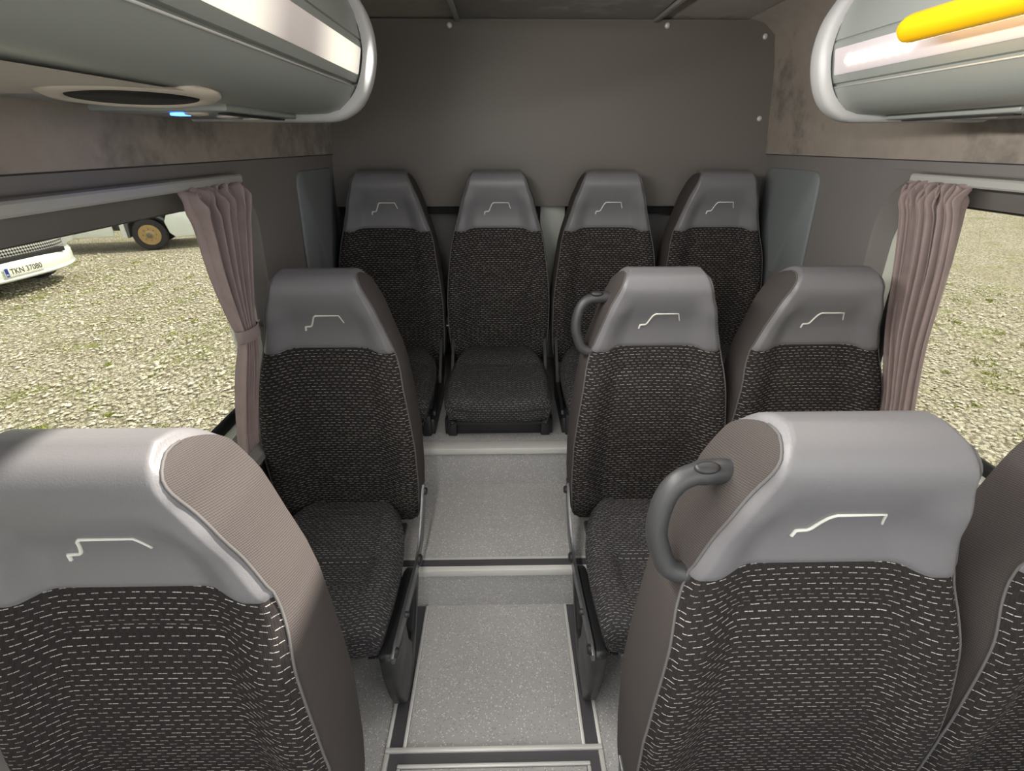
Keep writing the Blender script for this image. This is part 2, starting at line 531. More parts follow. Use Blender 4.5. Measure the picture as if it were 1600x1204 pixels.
# side walls with a rounded window opening
def rrect(y0, y1, z0, z1, r, n=14):
    pts = []
    for cx_, cz_, a0 in ((y1 - r, z1 - r, 0), (y0 + r, z1 - r, 90), (y0 + r, z0 + r, 180), (y1 - r, z0 + r, 270)):
        for k in range(n + 1):
            a = math.radians(a0 + 90 * k / n)
            pts.append((cx_ + r * math.cos(a), cz_ + r * math.sin(a)))
    return pts
WY0, WY1, WZ0, WZ1 = -0.25, 1.515, 0.556, 1.262      # recess in the lining
def side_wall(sx, side, n):
    yr, zr = (Y_FRONT, 2.42), (0.0, 1.29)
    hole = rrect(WY0, WY1, WZ0, WZ1, 0.17)
    cyh, czh = (WY0 + WY1) / 2, (WZ0 + WZ1) / 2
    outer = []
    for (y, z) in hole:
        # matching point on the outer rectangle, corner by corner
        ty = (y - WY0) / (WY1 - WY0); tz = (z - WZ0) / (WZ1 - WZ0)
        dy, dz = ty - 0.5, tz - 0.5
        s = 0.5 / max(abs(dy), abs(dz))
        outer.append((yr[0] + (0.5 + dy * s) * (yr[1] - yr[0]), zr[0] + (0.5 + dz * s) * (zr[1] - zr[0])))
    rows = []
    for t in (0.0, 0.25, 0.5, 0.75, 0.93, 1.0):
        rows.append([(sx * wall_x(o[1] * (1 - t) + h_[1] * t) + (sx * 0.006 * (t > 0.99)), o[0] * (1 - t) + h_[0] * t, o[1] * (1 - t) + h_[1] * t) for o, h_ in zip(outer, hole)])
    P = np.array(rows)
    w = mk('wall_' + side, grid_me('wall_' + side, P, M['wall'], closed=True))
    tag(w, 'grey moulded lining of the %s side wall around its window' % side, kind='structure')
    # fill the rectangle's cut corners
    # suede band above the window, up to the roof
    zs = [1.29, 1.30, 1.40, 1.50, 1.60, 1.66, 1.70, 1.72, 1.735, 1.745, 1.752]
    ys = np.linspace(Y_FRONT, 2.42, 14)
    B = np.array([[(sx * (wall_x(z) - 0.004), y, z) for y in ys] for z in zs])
    mk('fabric_band', grid_me('fabric_band', B, M['suede']), None, w)
    mk('band_edge', MB().tube([(sx * (wall_x(1.29) - 0.003), y, 1.29) for y in (Y_FRONT, 1.0, 2.25)], 0.0016, 8).me('band_edge', M['dark']), None, w)
    # reveal going out to the glass
    def loop(dy, z0, z1, r, dx, y0=None):
        return [(sx * (wall_x(z) + dx), y, z) for y, z in rrect(WY0 + dy, WY1 - dy, z0, z1, r)]
    R = np.array([[(sx * (wall_x(z) + 0.006), y, z) for y, z in hole],
                  loop(0.006, WZ0 + 0.003, WZ1 - 0.006, 0.165, 0.014),
                  loop(0.050, WZ0 + 0.012, WZ1 - 0.070, 0.13, 0.030),
                  loop(0.052, WZ0 + 0.014, WZ1 - 0.072, 0.128, 0.036)])
    mk('window_reveal', grid_me('window_reveal', R, M['wall2'], closed=True), None, w)
    # the window: pane with its white flange and black rubber
    pane_loop = rrect(WY0 + 0.072, WY1 - 0.072, WZ0 + 0.030, WZ1 - 0.076, 0.11)
    verts = [(sx * (wall_x(z) + 0.078), y, z) for y, z in pane_loop] + [(sx * (wall_x(z) + 0.082), y, z) for y, z in pane_loop]
    N = len(pane_loop)
    faces = [tuple(range(N)), tuple(range(2 * N - 1, N - 1, -1))] + [(i, i + N, (i + 1) % N + N, (i + 1) % N) for i in range(N)]
    win = mk('window_%d' % n, me_from('pane', verts, faces, M['glass'], smooth=False))
    tag(win, 'tinted fixed window in the %s side wall looking onto gravel' % side, kind='structure')
    A = np.array([loop(0.050, WZ0 + 0.013, WZ1 - 0.071, 0.13, 0.034), loop(0.066, WZ0 + 0.022, WZ1 - 0.0735, 0.118, 0.062)])
    mk('window_flange', grid_me('window_flange', A, M['white'], closed=True), None, win)
    A = np.array([loop(0.064, WZ0 + 0.020, WZ1 - 0.073, 0.119, 0.063), loop(0.067, WZ0 + 0.023, WZ1 - 0.074, 0.117, 0.060),
                  loop(0.094, WZ0 + 0.050, WZ1 - 0.080, 0.10, 0.068), loop(0.097, WZ0 + 0.053, WZ1 - 0.082, 0.098, 0.077)])
    mk('window_seal', grid_me('window_seal', A, M['seal'], closed=True), None, win)
    # slate cover panel beside the rear seat
    pl = rrect(1.815, 2.20, 0.42, 1.243, 0.045, 8)
    nn = len(pl)
    L0 = [(sx * (wall_x(z) - 0.001), y, z) for y, z in pl]
    c0 = (2.0, 0.85)
    def sh(k, dx):
        return [(sx * (wall_x(z) - dx), c0[0] + (y - c0[0]) * k, c0[1] + (z - c0[1]) * k) for y, z in pl]
    P = np.array([L0, sh(0.999, 0.006), sh(0.985, 0.009), sh(0.5, 0.009), sh(0.02, 0.009)])
    mk('cover_panel', grid_me('cover_panel', P, M['slate'], closed=True), None, w)
    # ledge below the window and the seat mounting rail
    s = MB().prism([(sx * 0.955, 0.500), (sx * 0.905, 0.500), (sx * 0.900, 0.508), (sx * 0.903, 0.524), (sx * 0.935, 0.552), (sx * 0.955, 0.552)], 'y', Y_FRONT, 1.80, 0.0)
    mk('window_sill', s.me('window_sill', M['wall']), None, w)
    s = MB().box(min(sx * 0.955, sx * 0.915), max(sx * 0.955, sx * 0.915), Y_FRONT, 1.49, 0.25, 0.33, 0.006)
    mk('seat_mount_rail', s.me('seat_mount_rail', M['rail']), None, w)
    return w
side_wall(-1, 'left', 1)
side_wall(1, 'right', 2)

# roof lining: two side panels, a darker centre and the two joint strips
def roof_z(y):
    return 1.752 + 0.02 * max(0.0, (2.26 - y)) 
HX0, HX1, HY0, HY1 = -0.12, 0.40, 0.42, 0.98          # roof opening added out of view to let sun reach the front left seat
def roof(name, x0, x1, y0, y1, dz, mat, par=None):
    P = np.array([[(x, y, roof_z(y) + dz) for y in np.linspace(y0, y1, 8)] for x in np.linspace(x0, x1, 7)])
    return mk(name, grid_me(name, P, mat), None, par)
c = roof('ceiling', -0.78, 0.78, HY1, 2.42, 0, M['suede_roof'])
tag(c, 'grey brown suede headliner with a darker centre panel', kind='structure')
roof('headliner_panel', -0.78, HX0, -0.35, HY1, 0, M['suede_roof'], c)
roof('headliner_panel', HX1, 0.78, -0.35, HY1, 0, M['suede_roof'], c)
roof('headliner_panel', HX0, HX1, -0.35, HY0, 0, M['suede_roof'], c)
roof('centre_panel', -0.36, 0.375, HY1 + .02, 2.42, -0.003, M['suede_dark'], c)
for x in (-0.365, 0.38):
    mk('joint_strip', MB().box(x - 0.009, x + 0.009, HY1 + .02, 2.25, roof_z(2.25) - 0.016, roof_z(2.25) - 0.004, 0.003).me('joint_strip', M['rail']), None, c)
# outer skin so that no daylight leaks through the lining
skin = MB()
for x0, x1, y0, y1 in ((-1.0, HX0, -.35, 2.5), (HX1, 1.0, -.35, 2.5), (HX0, HX1, -.35, HY0), (HX0, HX1, HY1, 2.5)):
    skin.box(x0, x1, y0, y1, 1.82, 1.85)
skin.box(-1.0, 1.0, 2.46, 2.5, -0.1, 1.85)
skin.box(-1.0, 1.0, -1.7, -0.35, 1.82, 1.85)  # unseen front roof, sides and end added to cut daylight on the front row
for xa in (-1.02, .985):
    skin.box(xa, xa + .035, -1.7, -0.35, -0.1, 0.95)
skin.box(-1.0, 1.0, -1.72, -1.68, -0.1, 1.05)
for sx in (-1, 1):
    xa, xb = sorted((sx * 0.985, sx * 1.02))
    skin.box(xa, xb + sx * 0, -0.35, 2.5, 1.21, 1.85)
    skin.box(xa + sx * .03, xb + sx * .03, -0.35, 2.5, -0.1, 0.585)
    skin.box(xa + sx * .03, xb + sx * .03, 1.45, 2.5, 0.585, 1.22)
    skin.box(xa + sx * .03, xb + sx * .03, -0.35, -0.17, 0.585, 1.22)
sk = mk('wall_outer', skin.me('outer', M['carwhite']))
tag(sk, 'white outer body panels of the minibus', kind='structure')

# rear wall: padded board above, dark door lining and pillar below
out = [(-0.93, 1.085), (0.93, 1.085), (0.912, 1.29), (0.872, 1.60)]
for k in range(9):
    a = math.radians(90 * k / 8)
    out.append((0.775 + 0.08 * math.cos(a), 1.666 + 0.08 * math.sin(a)))
out += [(-x, z) for x, z in out[:1:-1]]
bd = MB().prism(out, 'y', 2.235, 2.262, 0.004)
rb = mk('wall_rear', bd.me('rear_board', M['board']))
tag(rb, 'grey padded board closing off the rear above the back seats', kind='structure')
for x, z in ((-0.395, 1.726), (0.425, 1.728), (0.805, 1.695), (0.845, 1.42), (-0.80, 1.695), (-0.845, 1.42)):
    mt = Matrix.Translation((x, 2.236, z)) @ Matrix.Rotation(math.radians(90), 4, 'X')
    mk('screw', MB().lathe([(0.010, -0.001), (0.010, 0.003), (0.006, 0.006), (0.0, 0.0065)], 16, mt).me('screw', M['alu'], True), None, rb)
dw = mk('door_1', MB().box(-0.95, 0.95, 2.395, 2.42, Z_PLAT, 1.75).me('rear_door', M['dark']))
tag(dw, 'dark grey rear door lining behind the back seats', kind='structure')
mk('door_panel', MB().box(-0.90, -0.035, 2.372, 2.396, 0.40, 1.045, 0.012).me('door_panel', M['wall2']), None, dw)
mk('door_panel', MB().box(0.10, 0.90, 2.372, 2.396, 0.40, 1.045, 0.012).me('door_panel', M['wall2']), None, dw)
tp = mk('trim_6', MB().box(-0.030, 0.085, 2.340, 2.395, Z_PLAT, 1.30, 0.006).me('door_pillar', M['white']))
tag(tp, 'pale upright pillar between the two rear doors', kind='structure')
e = MB()
for x0, x1 in ((-0.95, -0.035), (0.09, 0.95)):
    e.box(x0, x1, 2.27, 2.39, 1.05, 1.10)
tg = mk('trim_7', e.me('gap_shade', M['hole']))  # solid black boxes stand in for the shade in the gap
tag(tg, 'black boxes painted as the shade under the lower edge of the rear board', kind='structure')

# ------------------------------------------------------------------ seats
FRONT = cat([(.222, .245), (.220, .30), (.218, .40), (.217, .52), (.222, .60), (.236, .70), (.260, .80), (.264, .86), (.257, .90), (.240, .940), (.228, .976), (.229, 1.002), (.243, 1.026), (.272, 1.039)], 400)
BACK = cat([(.272, 1.039), (.305, 1.034), (.335, 1.014), (.356, .98), (.364, .92), (.360, .80), (.345, .65), (.322, .44), (.305, .25)], 300)
HW_Z = [.245, .27, .32, .40, .53, .61, .69, .76, .81, .87, .935, .975, 1.008, 1.028, 1.039]
HW = [.198, .208, .215, .220, .221, .214, .204, .194, .182, .162, .143, .126, .116, .110, .102]
def hw(z):
    return np.interp(z, HW_Z, HW)
FL = np.concatenate([[0], np.cumsum(np.linalg.norm(np.diff(FRONT, axis=0), axis=1))])
BL = np.concatenate([[0], np.cumsum(np.linalg.norm(np.diff(BACK, axis=0), axis=1))])
def fpt(s):
    """point on the whole profile path (front, then over the top and down the back)"""
    y = np.where(s <= FL[-1], np.interp(s, FL, FRONT[:, 0]), np.interp(s - FL[-1], BL, BACK[:, 0]))
    z = np.where(s <= FL[-1], np.interp(s, FL, FRONT[:, 1]), np.interp(s - FL[-1], BL, BACK[:, 1]))
    return y, z
S_V = float(np.interp(0.822, FRONT[:, 1], FL))
S_TOP = FL[-1]
S_BV = FL[-1] + float(np.interp(-0.955, -BACK[:, 1], BL))
S_END = FL[-1] + BL[-1]

def wrap(s_rows, us, arch=True, lift=0.0):
    P = np.zeros((len(s_rows), len(us), 3)); UV = np.zeros((len(s_rows), len(us), 2))
    for i, s in enumerate(s_rows):
        au = np.abs(us)
        d = 0.012 * sstep(.56, .80, au) * math.exp(-((s - S_V) / 0.06) ** 2) if arch else 0.0 * au
        ss = s - d
        y, z = fpt(ss)
        w = hw(z)
        isb = ss > S_TOP
        w = w + 0.002 * sstep(S_TOP - 0.03, S_TOP + 0.05, ss)
        x = us * w
        front = 1 - sstep(S_TOP - 0.10, S_TOP - 0.02, ss)
        bol = 0.030 * (1 - sstep(.70, .80, z)) * sstep(.22, .32, z) + 0.017 * sstep(.70, .80, z) * (1 - sstep(.90, .98, z))
        bx = bol * sstep(.50, .84, au)
        flare = 0.004 * sstep(.80, .84, z) * (1 - sstep(.86, .95, z)) * sstep(.6, .9, au)
        crease = 0.006 * np.exp(-((z - (0.752 + 0.008 * (1 - (us / .6) ** 2))) / 0.008) ** 2) * (1 - sstep(.5, .66, au))
        belly = 0.006 * (1 - (us) ** 2) * sstep(.50, .60, z) * (1 - sstep(.70, .76, z))
        edge = 0.013 * sstep(.90, 1.0, au) ** 2
        y = y + (-bx - flare + crease - belly) * front + edge * front
        z = z - 0.012 * sstep(.86, 1.0, au) ** 2 * sstep(.98, 1.04, z)
        seam = 0.0035 * math.exp(-((s - S_V) / 0.0045) ** 2)
        y = y + seam * front
        P[i, :, 0] = x; P[i, :, 1] = y; P[i, :, 2] = z
        UV[i, :, 0] = us * 0.205; UV[i, :, 1] = ss + 0.05 * au * au * 0.25
    return P, UV
US = np.concatenate([np.linspace(-1, -.84, 7)[:-1], np.linspace(-.84, -.5, 9)[:-1], np.linspace(-.5, .5, 13)[:-1], np.linspace(.5, .84, 9)[:-1], np.linspace(.84, 1, 7)])

def face_y(x, z):
    """front surface depth at a point of the head part"""
    s = float(np.interp(z, FRONT[:, 1], FL))
    return fpt(np.array(s))[0]

def near_edge(sx, n=70):
    s = np.linspace(0, S_TOP + 0.02, n)
    P, _ = wrap(s, np.array([sx * 1.0]), False)
    return P[:, 0, :]

def seat_meshes():
    D = {}
    P, UV = wrap(np.linspace(0, S_V, 64), US)
    D['backrest'] = grid_me('backrest', P, M['dash'], UV)
    rows = np.concatenate([np.linspace(S_V, S_TOP, 44)[:-1], np.linspace(S_TOP, S_BV, 16)])
    P, UV = wrap(rows, US)
    D['headrest'] = grid_me('headrest', P, M['vinyl'], UV)
    P, UV = wrap(np.linspace(S_BV, S_END, 20), US)
    D['back_shell'] = grid_me('back_shell', P, M['shell'], UV)
    # side panels between the front and the back outline
    for sx, key in ((-1, 'side_l'), (1, 'side_r')):
        s = np.linspace(0, S_TOP, 90)
        A = wrap(s, np.array([sx * 1.0]), False)[0][:, 0, :]
        bs = np.interp(-np.interp(s, FL, FRONT[:, 1]), -BACK[:, 1], BL) + S_TOP
        Bp = wrap(bs, np.array([sx * 1.0]), False)[0][:, 0, :]
        ts = np.linspace(0, 1, 9)
        G = np.zeros((90, 9, 3)); GU = np.zeros((90, 9, 2))
        for j, t in enumerate(ts):
            G[:, j, :] = A * (1 - t) + Bp * t
            gap = np.linalg.norm(A - Bp, axis=1)
            G[:, j, 0] += sx * (0.05 * gap) * (math.sin(math.pi * min(1, t * 1.0)) ** 0.7)
            GU[:, j, 0] = t * gap; GU[:, j, 1] = s
        D[key] = grid_me('side_panel', G, M['twill'], GU, flip=(sx > 0))
        E = near_edge(sx)
        E[:, 0] += sx * 0.0005
        D['pipe' + key[-2:]] = MB().tube([tuple(p) for p in E], 0.0021, 6).me('piping', M['piping'], True)
    # embroidered outline of a bus
    pl = [(0, -.46), (.02, -.35), (.15, -.34), (.19, -.30), (.29, -.06), (.35, 0), (.92, 0), (1.0, -.23)]
    pts = []
    for (a, b_), (c_, d_) in zip(pl, pl[1:]):
        for k in range(6):
            t = k / 6
            pts.append((a + (c_ - a) * t, b_ + (d_ - b_) * t))
    pts.append(pl[-1])
    P3, rr = [], []
    for a, q in pts:
        x = (a - 0.5) * 0.108; z = 0.920 + q * 0.100
        P3.append((x, face_y(x, z) - 0.0006, z)); rr.append(0.0026 - 0.0010 * a)
    D['emblem'] = MB().tube(P3, rr, 6).me('emblem', M['thread'], True)
    # grab handle (for the aisle side at -x)
    H = cat([(-.120, .298, .950), (-.160, .296, .953), (-.195, .292, .946), (-.214, .288, .926), (-.223, .283, .896), (-.224, .279, .866), (-.216, .275, .838), (-.203, .270, .812), (-.175, .268, .802)], 34)
    D['handle'] = MB().tube([tuple(p) for p in H], [0.0165 if i < 8 else 0.0145 for i in range(34)], 14).me('grab_handle', M['handle'], True)
    mt = Matrix.Translation((-.172, .285, .966)) @ Matrix.Rotation(math.radians(38), 4, 'X') @ Matrix.Diagonal((1.5, .75, 1, 1))
    D['button'] = MB().lathe([(.011, 0), (.011, .003), (.008, .005), (0, .0055)], 20, mt).me('handle_plug', M['black'], True)
    return D

def cushion_mesh(rear):
    vy = [-.275, -.268, -.255, -.22, -.12, -.04, .02, .07, .12, .19, .24]
    vw = [.188, .198, .203, .206, .209, .206, .200, .191, .178, .150, .110]
    if rear:
        vz = [.262, .288, .300, .306, .312, .314, .316, .322, .326, .322, .310]
        drop, zbot, amp = 0.080, 0.212, 0.0
    else:
        vz = [.305, .327, .338, .344, .340, .330, .326, .327, .326, .318, .305]
        drop, zbot, amp = 0.075, 0.245, 1.5
    prof = cat(list(zip(vy, vz, vw)), 64)
    us = np.concatenate([np.linspace(-1, -.88, 6)[:-1], np.linspace(-.88, .88, 41)[:-1], np.linspace(.88, 1, 6)])
    n = len(prof)
    P = np.zeros((n, len(us) + 6, 3)); UV = np.zeros((n, len(us) + 6, 2))
    L = np.concatenate([[0], np.cumsum(np.linalg.norm(np.diff(prof[:, :2], axis=0), axis=1))])
    for i, (y, z, w) in enumerate(prof):
        au = np.abs(us)
        v = (y + .275) / .515
        x = us * w
        zz = z - 0.022 * sstep(.86, 1.0, au) ** 2 + 0.006 * sstep(.55, .75, au) * (1 - sstep(.82, .95, au)) + 0.004
        gl = np.exp(-((au - (.56 + .05 * (1 - v))) / .035) ** 2) * sstep(.20, .32, v) * (1 - sstep(.46, .50, v))
        gc = math.exp(-((v - .475) / .014) ** 2) * (1 - sstep(.55, .64, au))
        inner = (1 - sstep(.52, .58, au)) * sstep(.26, .36, v) * (1 - sstep(.44, .48, v))
        zz = zz - amp * (0.012 * np.maximum(gl, gc) + 0.009 * inner)
        if rear:
            zz = zz - 0.004 * math.exp(-((v - .60) / .03) ** 2)
        yy = np.full_like(us, y) + 0.018 * au ** 2.5 * (1 - sstep(-.26, -.13, np.array(y)))
        k = 3
        P[i, k:-k, 0] = x; P[i, k:-k, 1] = yy; P[i, k:-k, 2] = zz
        for j, (f, dz) in enumerate(((.86, 1.0), (.97, .55), (1.0, .12))):
            for sgn, idx in ((-1, j), (1, -1 - j)):
                e = (0 if sgn < 0 else -1)
                P[i, idx, 0] = x[e] * f if j else x[e] * f
                P[i, idx, 1] = yy[e]; P[i, idx, 2] = zz[e] - drop * dz if j else zbot
        UV[i, :, 0] = P[i, :, 0]; UV[i, :, 1] = L[i]
        for j in range(3):
            UV[i, j, 0] = x[0] - (drop * (1, .55, .12)[j]); UV[i, -1 - j, 0] = x[-1] + drop * (1, .55, .12)[j]
    # front skirt, rolled under
    rowf = []; uvf = []
    for f, zz_ in ((-.06, zbot), (-.006, zbot + .012), (.0, zbot + .028), (-.004, zbot + .05)):
        r = P[0].copy()
        r[:, 1] = r[:, 1] - f * 0.35
        r[:, 2] = np.minimum(r[:, 2], zz_)
        r[:, 0] *= (0.93 if zz_ == zbot else 0.985)
        rowf.append(r)
        uu = UV[0].copy(); uu[:, 1] = -(prof[0, 1] - zz_); uvf.append(uu)
    P2 = np.concatenate([np.array(rowf), P]); U2 = np.concatenate([np.array(uvf), UV])
    return grid_me('cushion', P2, M['dash_lit'], U2)

def leg_mesh():
    """black side leg under the aisle edge of a seat, with an opening and a slot"""
    outer = [(-.275, .270), (-.20, .262), (-.08, .243), (.03, .222), (.060, .205), (.045, .170), (-.02, .098), (-.095, .030), (-.125, .004), (-.205, .0), (-.228, .018), (-.256, .10), (-.274, .20)]
    def dens(poly, n):
        p = np.array(poly + [poly[0]], float)
        L = np.concatenate([[0], np.cumsum(np.linalg.norm(np.diff(p, axis=0), axis=1))])
        s = np.linspace(0, L[-1], n, endpoint=False)
        return np.stack([np.interp(s, L, p[:, k]) for k in (0, 1)], 1)
    O = dens(outer, 60)
    c = np.array((-.080, .160))
    inner = dens([(-.140, .215), (-.06, .203), (.0, .188), (-.02, .150), (-.075, .098), (-.11, .105), (-.135, .155)], 240)
    ang = np.arctan2(*(O - c).T[::-1])
    ai = np.arctan2(*(inner - c).T[::-1])
    I = np.array([inner[np.argmin(np.abs(np.angle(np.exp(1j * (ai - a)))))] for a in ang])
    x0, x1 = .190, .226
    rows = []
    def ring(Q, x): return [(x, y, z) for y, z in Q]
    O2 = c + (O - c) * 0.965
    I2 = c + (I - c) * 1.06
    rows = [ring(I, x1 - .006), ring(I2, x1), ring(O2, x1), ring(O, x1 - .008), ring(O, x0 + .004), ring(O2, x0), ring(I2, x0), ring(I, x0 + .004), ring(I, x1 - .006)]
    return grid_me('leg', np.array(rows), M['black'], closed=True)

SM = seat_meshes()
SM['cushion'] = cushion_mesh(False); SM['cushion_rear'] = cushion_mesh(True)
SM['leg'] = leg_mesh()
b = MB().box(-.175, .175, -.245, .20, .232, .252, .008); SM['pan'] = b.me('cushion_base', M['black'])
b = MB()
b.tube([(-.21, -.20, .225), (.21, -.20, .225)], .0125, 10); b.tube([(-.21, .0, .212), (.21, .0, .212)], .0125, 10)
SM['frame'] = b.me('support_frame', M['black'])
b = MB().prism([(-.285, .266), (-.285, .286), (-.25, .292), (.035, .246), (.10, .256), (.17, .300), (.235, .37), (.262, .37), (.235, .30), (.15, .226), (.060, .208), (.03, .212)], 'x', .222, .230, .002)
SM['rail'] = b.me('side_rail', M['steel'])
BOLTS = ((.06, .232, .016), (-.265, .278, .012), (-.15, .262, .008), (.235, .345, .012))
for k, (y, z, r) in enumerate(BOLTS):
    SM['bolt%d' % k] = MB().lathe([(r, 0), (r, .006), (r * .7, .010), (0, .0105)], 18, Matrix.Translation((.229, y, z)) @ Matrix.Rotation(math.radians(90), 4, 'Y')).me('hinge_bolt', M['black'], False)
b = MB().box(-.212, .212, -.20, -.165, .128, .192, .004)
b.box(-.200, -.165, -.215, -.15, .126, .215, .006); b.box(.165, .200, -.215, -.15, .126, .215, .006)
SM['rear_base'] = b.me('base_rail', M['black'])
b = MB().box(-.18, .18, -.245, .20, .190, .222, .012); SM['rear_pan'] = b.me('cushion_base', M['black'])
for x, k in ((-.205, 'l'), (.205, 'r')):
    SM['rear_bracket_' + k] = MB().prism([(-.19, .15), (-.15, .20), (.06, .22), (.22, .40), (.26, .40), (.20, .22), (.10, .126), (-.18, .126)], 'x', x - .006, x + .006, .002).me('side_bracket', M['black'])
b = MB().box(-.009, .009, -.012, .012, 0, .075, .004)
SM['buckle'] = b.me('buckle', M['handle'])
SM['stud'] = MB().box(-.014, .014, -.0145, -.011, .034, .040, .001).me('buckle_stud', M['alu'])

def mirrored(me):
    m2 = me.copy()
    m2.transform(Matrix.Scale(-1, 4, (1, 0, 0)))
    m2.flip_normals()
    return m2
SM['leg_inner'] = mirrored(SM['leg']); SM['leg_inner'].transform(Matrix.Translation((.03, 0, 0)))
for k in ('leg', 'rail', 'bolt0', 'bolt1', 'bolt2', 'bolt3'):
    SM[k + '_m'] = mirrored(SM[k])

def make_seat(x, y, z, side, rear, handle, label, group, inner=False):
    s = empty('bus_seat', (x, y, z), label, 'seat', group)
    P_ = lambda name, key, par=s: mk(name, SM[key], None, par)
    P_('backrest', 'backrest')
    hd = P_('headrest', 'headrest')
    P_('emblem', 'emblem', hd)
    P_('back_shell', 'back_shell')
    for k in ('l', 'r'):
        sp = P_('side_panel', 'side_' + k)
        P_('piping', 'pipe_' + k, sp)
    if rear:
        P_('cushion', 'cushion_rear'); P_('cushion_base', 'rear_pan'); P_('base_rail', 'rear_base'); P_('side_bracket', 'rear_bracket_l'); P_('side_bracket', 'rear_bracket_r')
        s.scale = (.97, 1, 1)
        if label.startswith('back row seat second'):
            bk = P_('belt_buckle', 'buckle')
            bk.location = (-.226, .255, .375)
            P_('buckle_stud', 'stud', bk)
    else:
        P_('cushion', 'cushion'); P_('cushion_base', 'pan'); P_('support_frame', 'frame')
        m_ = '' if side > 0 else '_m'
        P_('leg', 'leg_inner' if inner else 'leg' + m_)
        if not inner:
            r = P_('side_rail', 'rail' + m_)
            for k in range(4):
                P_('hinge_bolt', 'bolt%d' % k + m_, r)
    if handle:
        h_ = P_('grab_handle', 'handle')
        P_('handle_plug', 'button', h_)
    return s

XL, XA, XW = -0.685, 0.225, 0.675
make_seat(XL + .008, 0.185, 0, 1, False, False, 'big front single seat left of the aisle, lower left of the photo', 'passenger seats')
make_seat(XA, 0.21, 0, -1, False, True, 'big front aisle seat at lower right with a curved grab handle', 'passenger seats')
make_seat(XW, 0.21, 0, -1, False, False, 'front window seat cut off by the right edge of the photo', 'passenger seats', True)
make_seat(XL, 1.0, 0, 1, False, False, 'single middle seat by the left window, beside the mauve curtain', 'passenger seats')
make_seat(XA, 1.0, 0, -1, False, True, 'middle aisle seat right of the steps with a grab handle', 'passenger seats')
make_seat(XW, 1.0, 0, -1, False, False, 'middle window seat by the right curtain, without a handle', 'passenger seats', True)
ZR = 0.20
for x, lb in ((-0.672, 'back row seat at far left, against the left wall'), (-0.222, 'back row seat second from left, its whole cushion visible'),
              (0.226, 'back row seat third from left, right of the pale door pillar'), (0.676, 'back row seat at far right, against the right wall')):
    make_seat(x, 1.80, ZR, 1, True, False, lb, 'passenger seats')

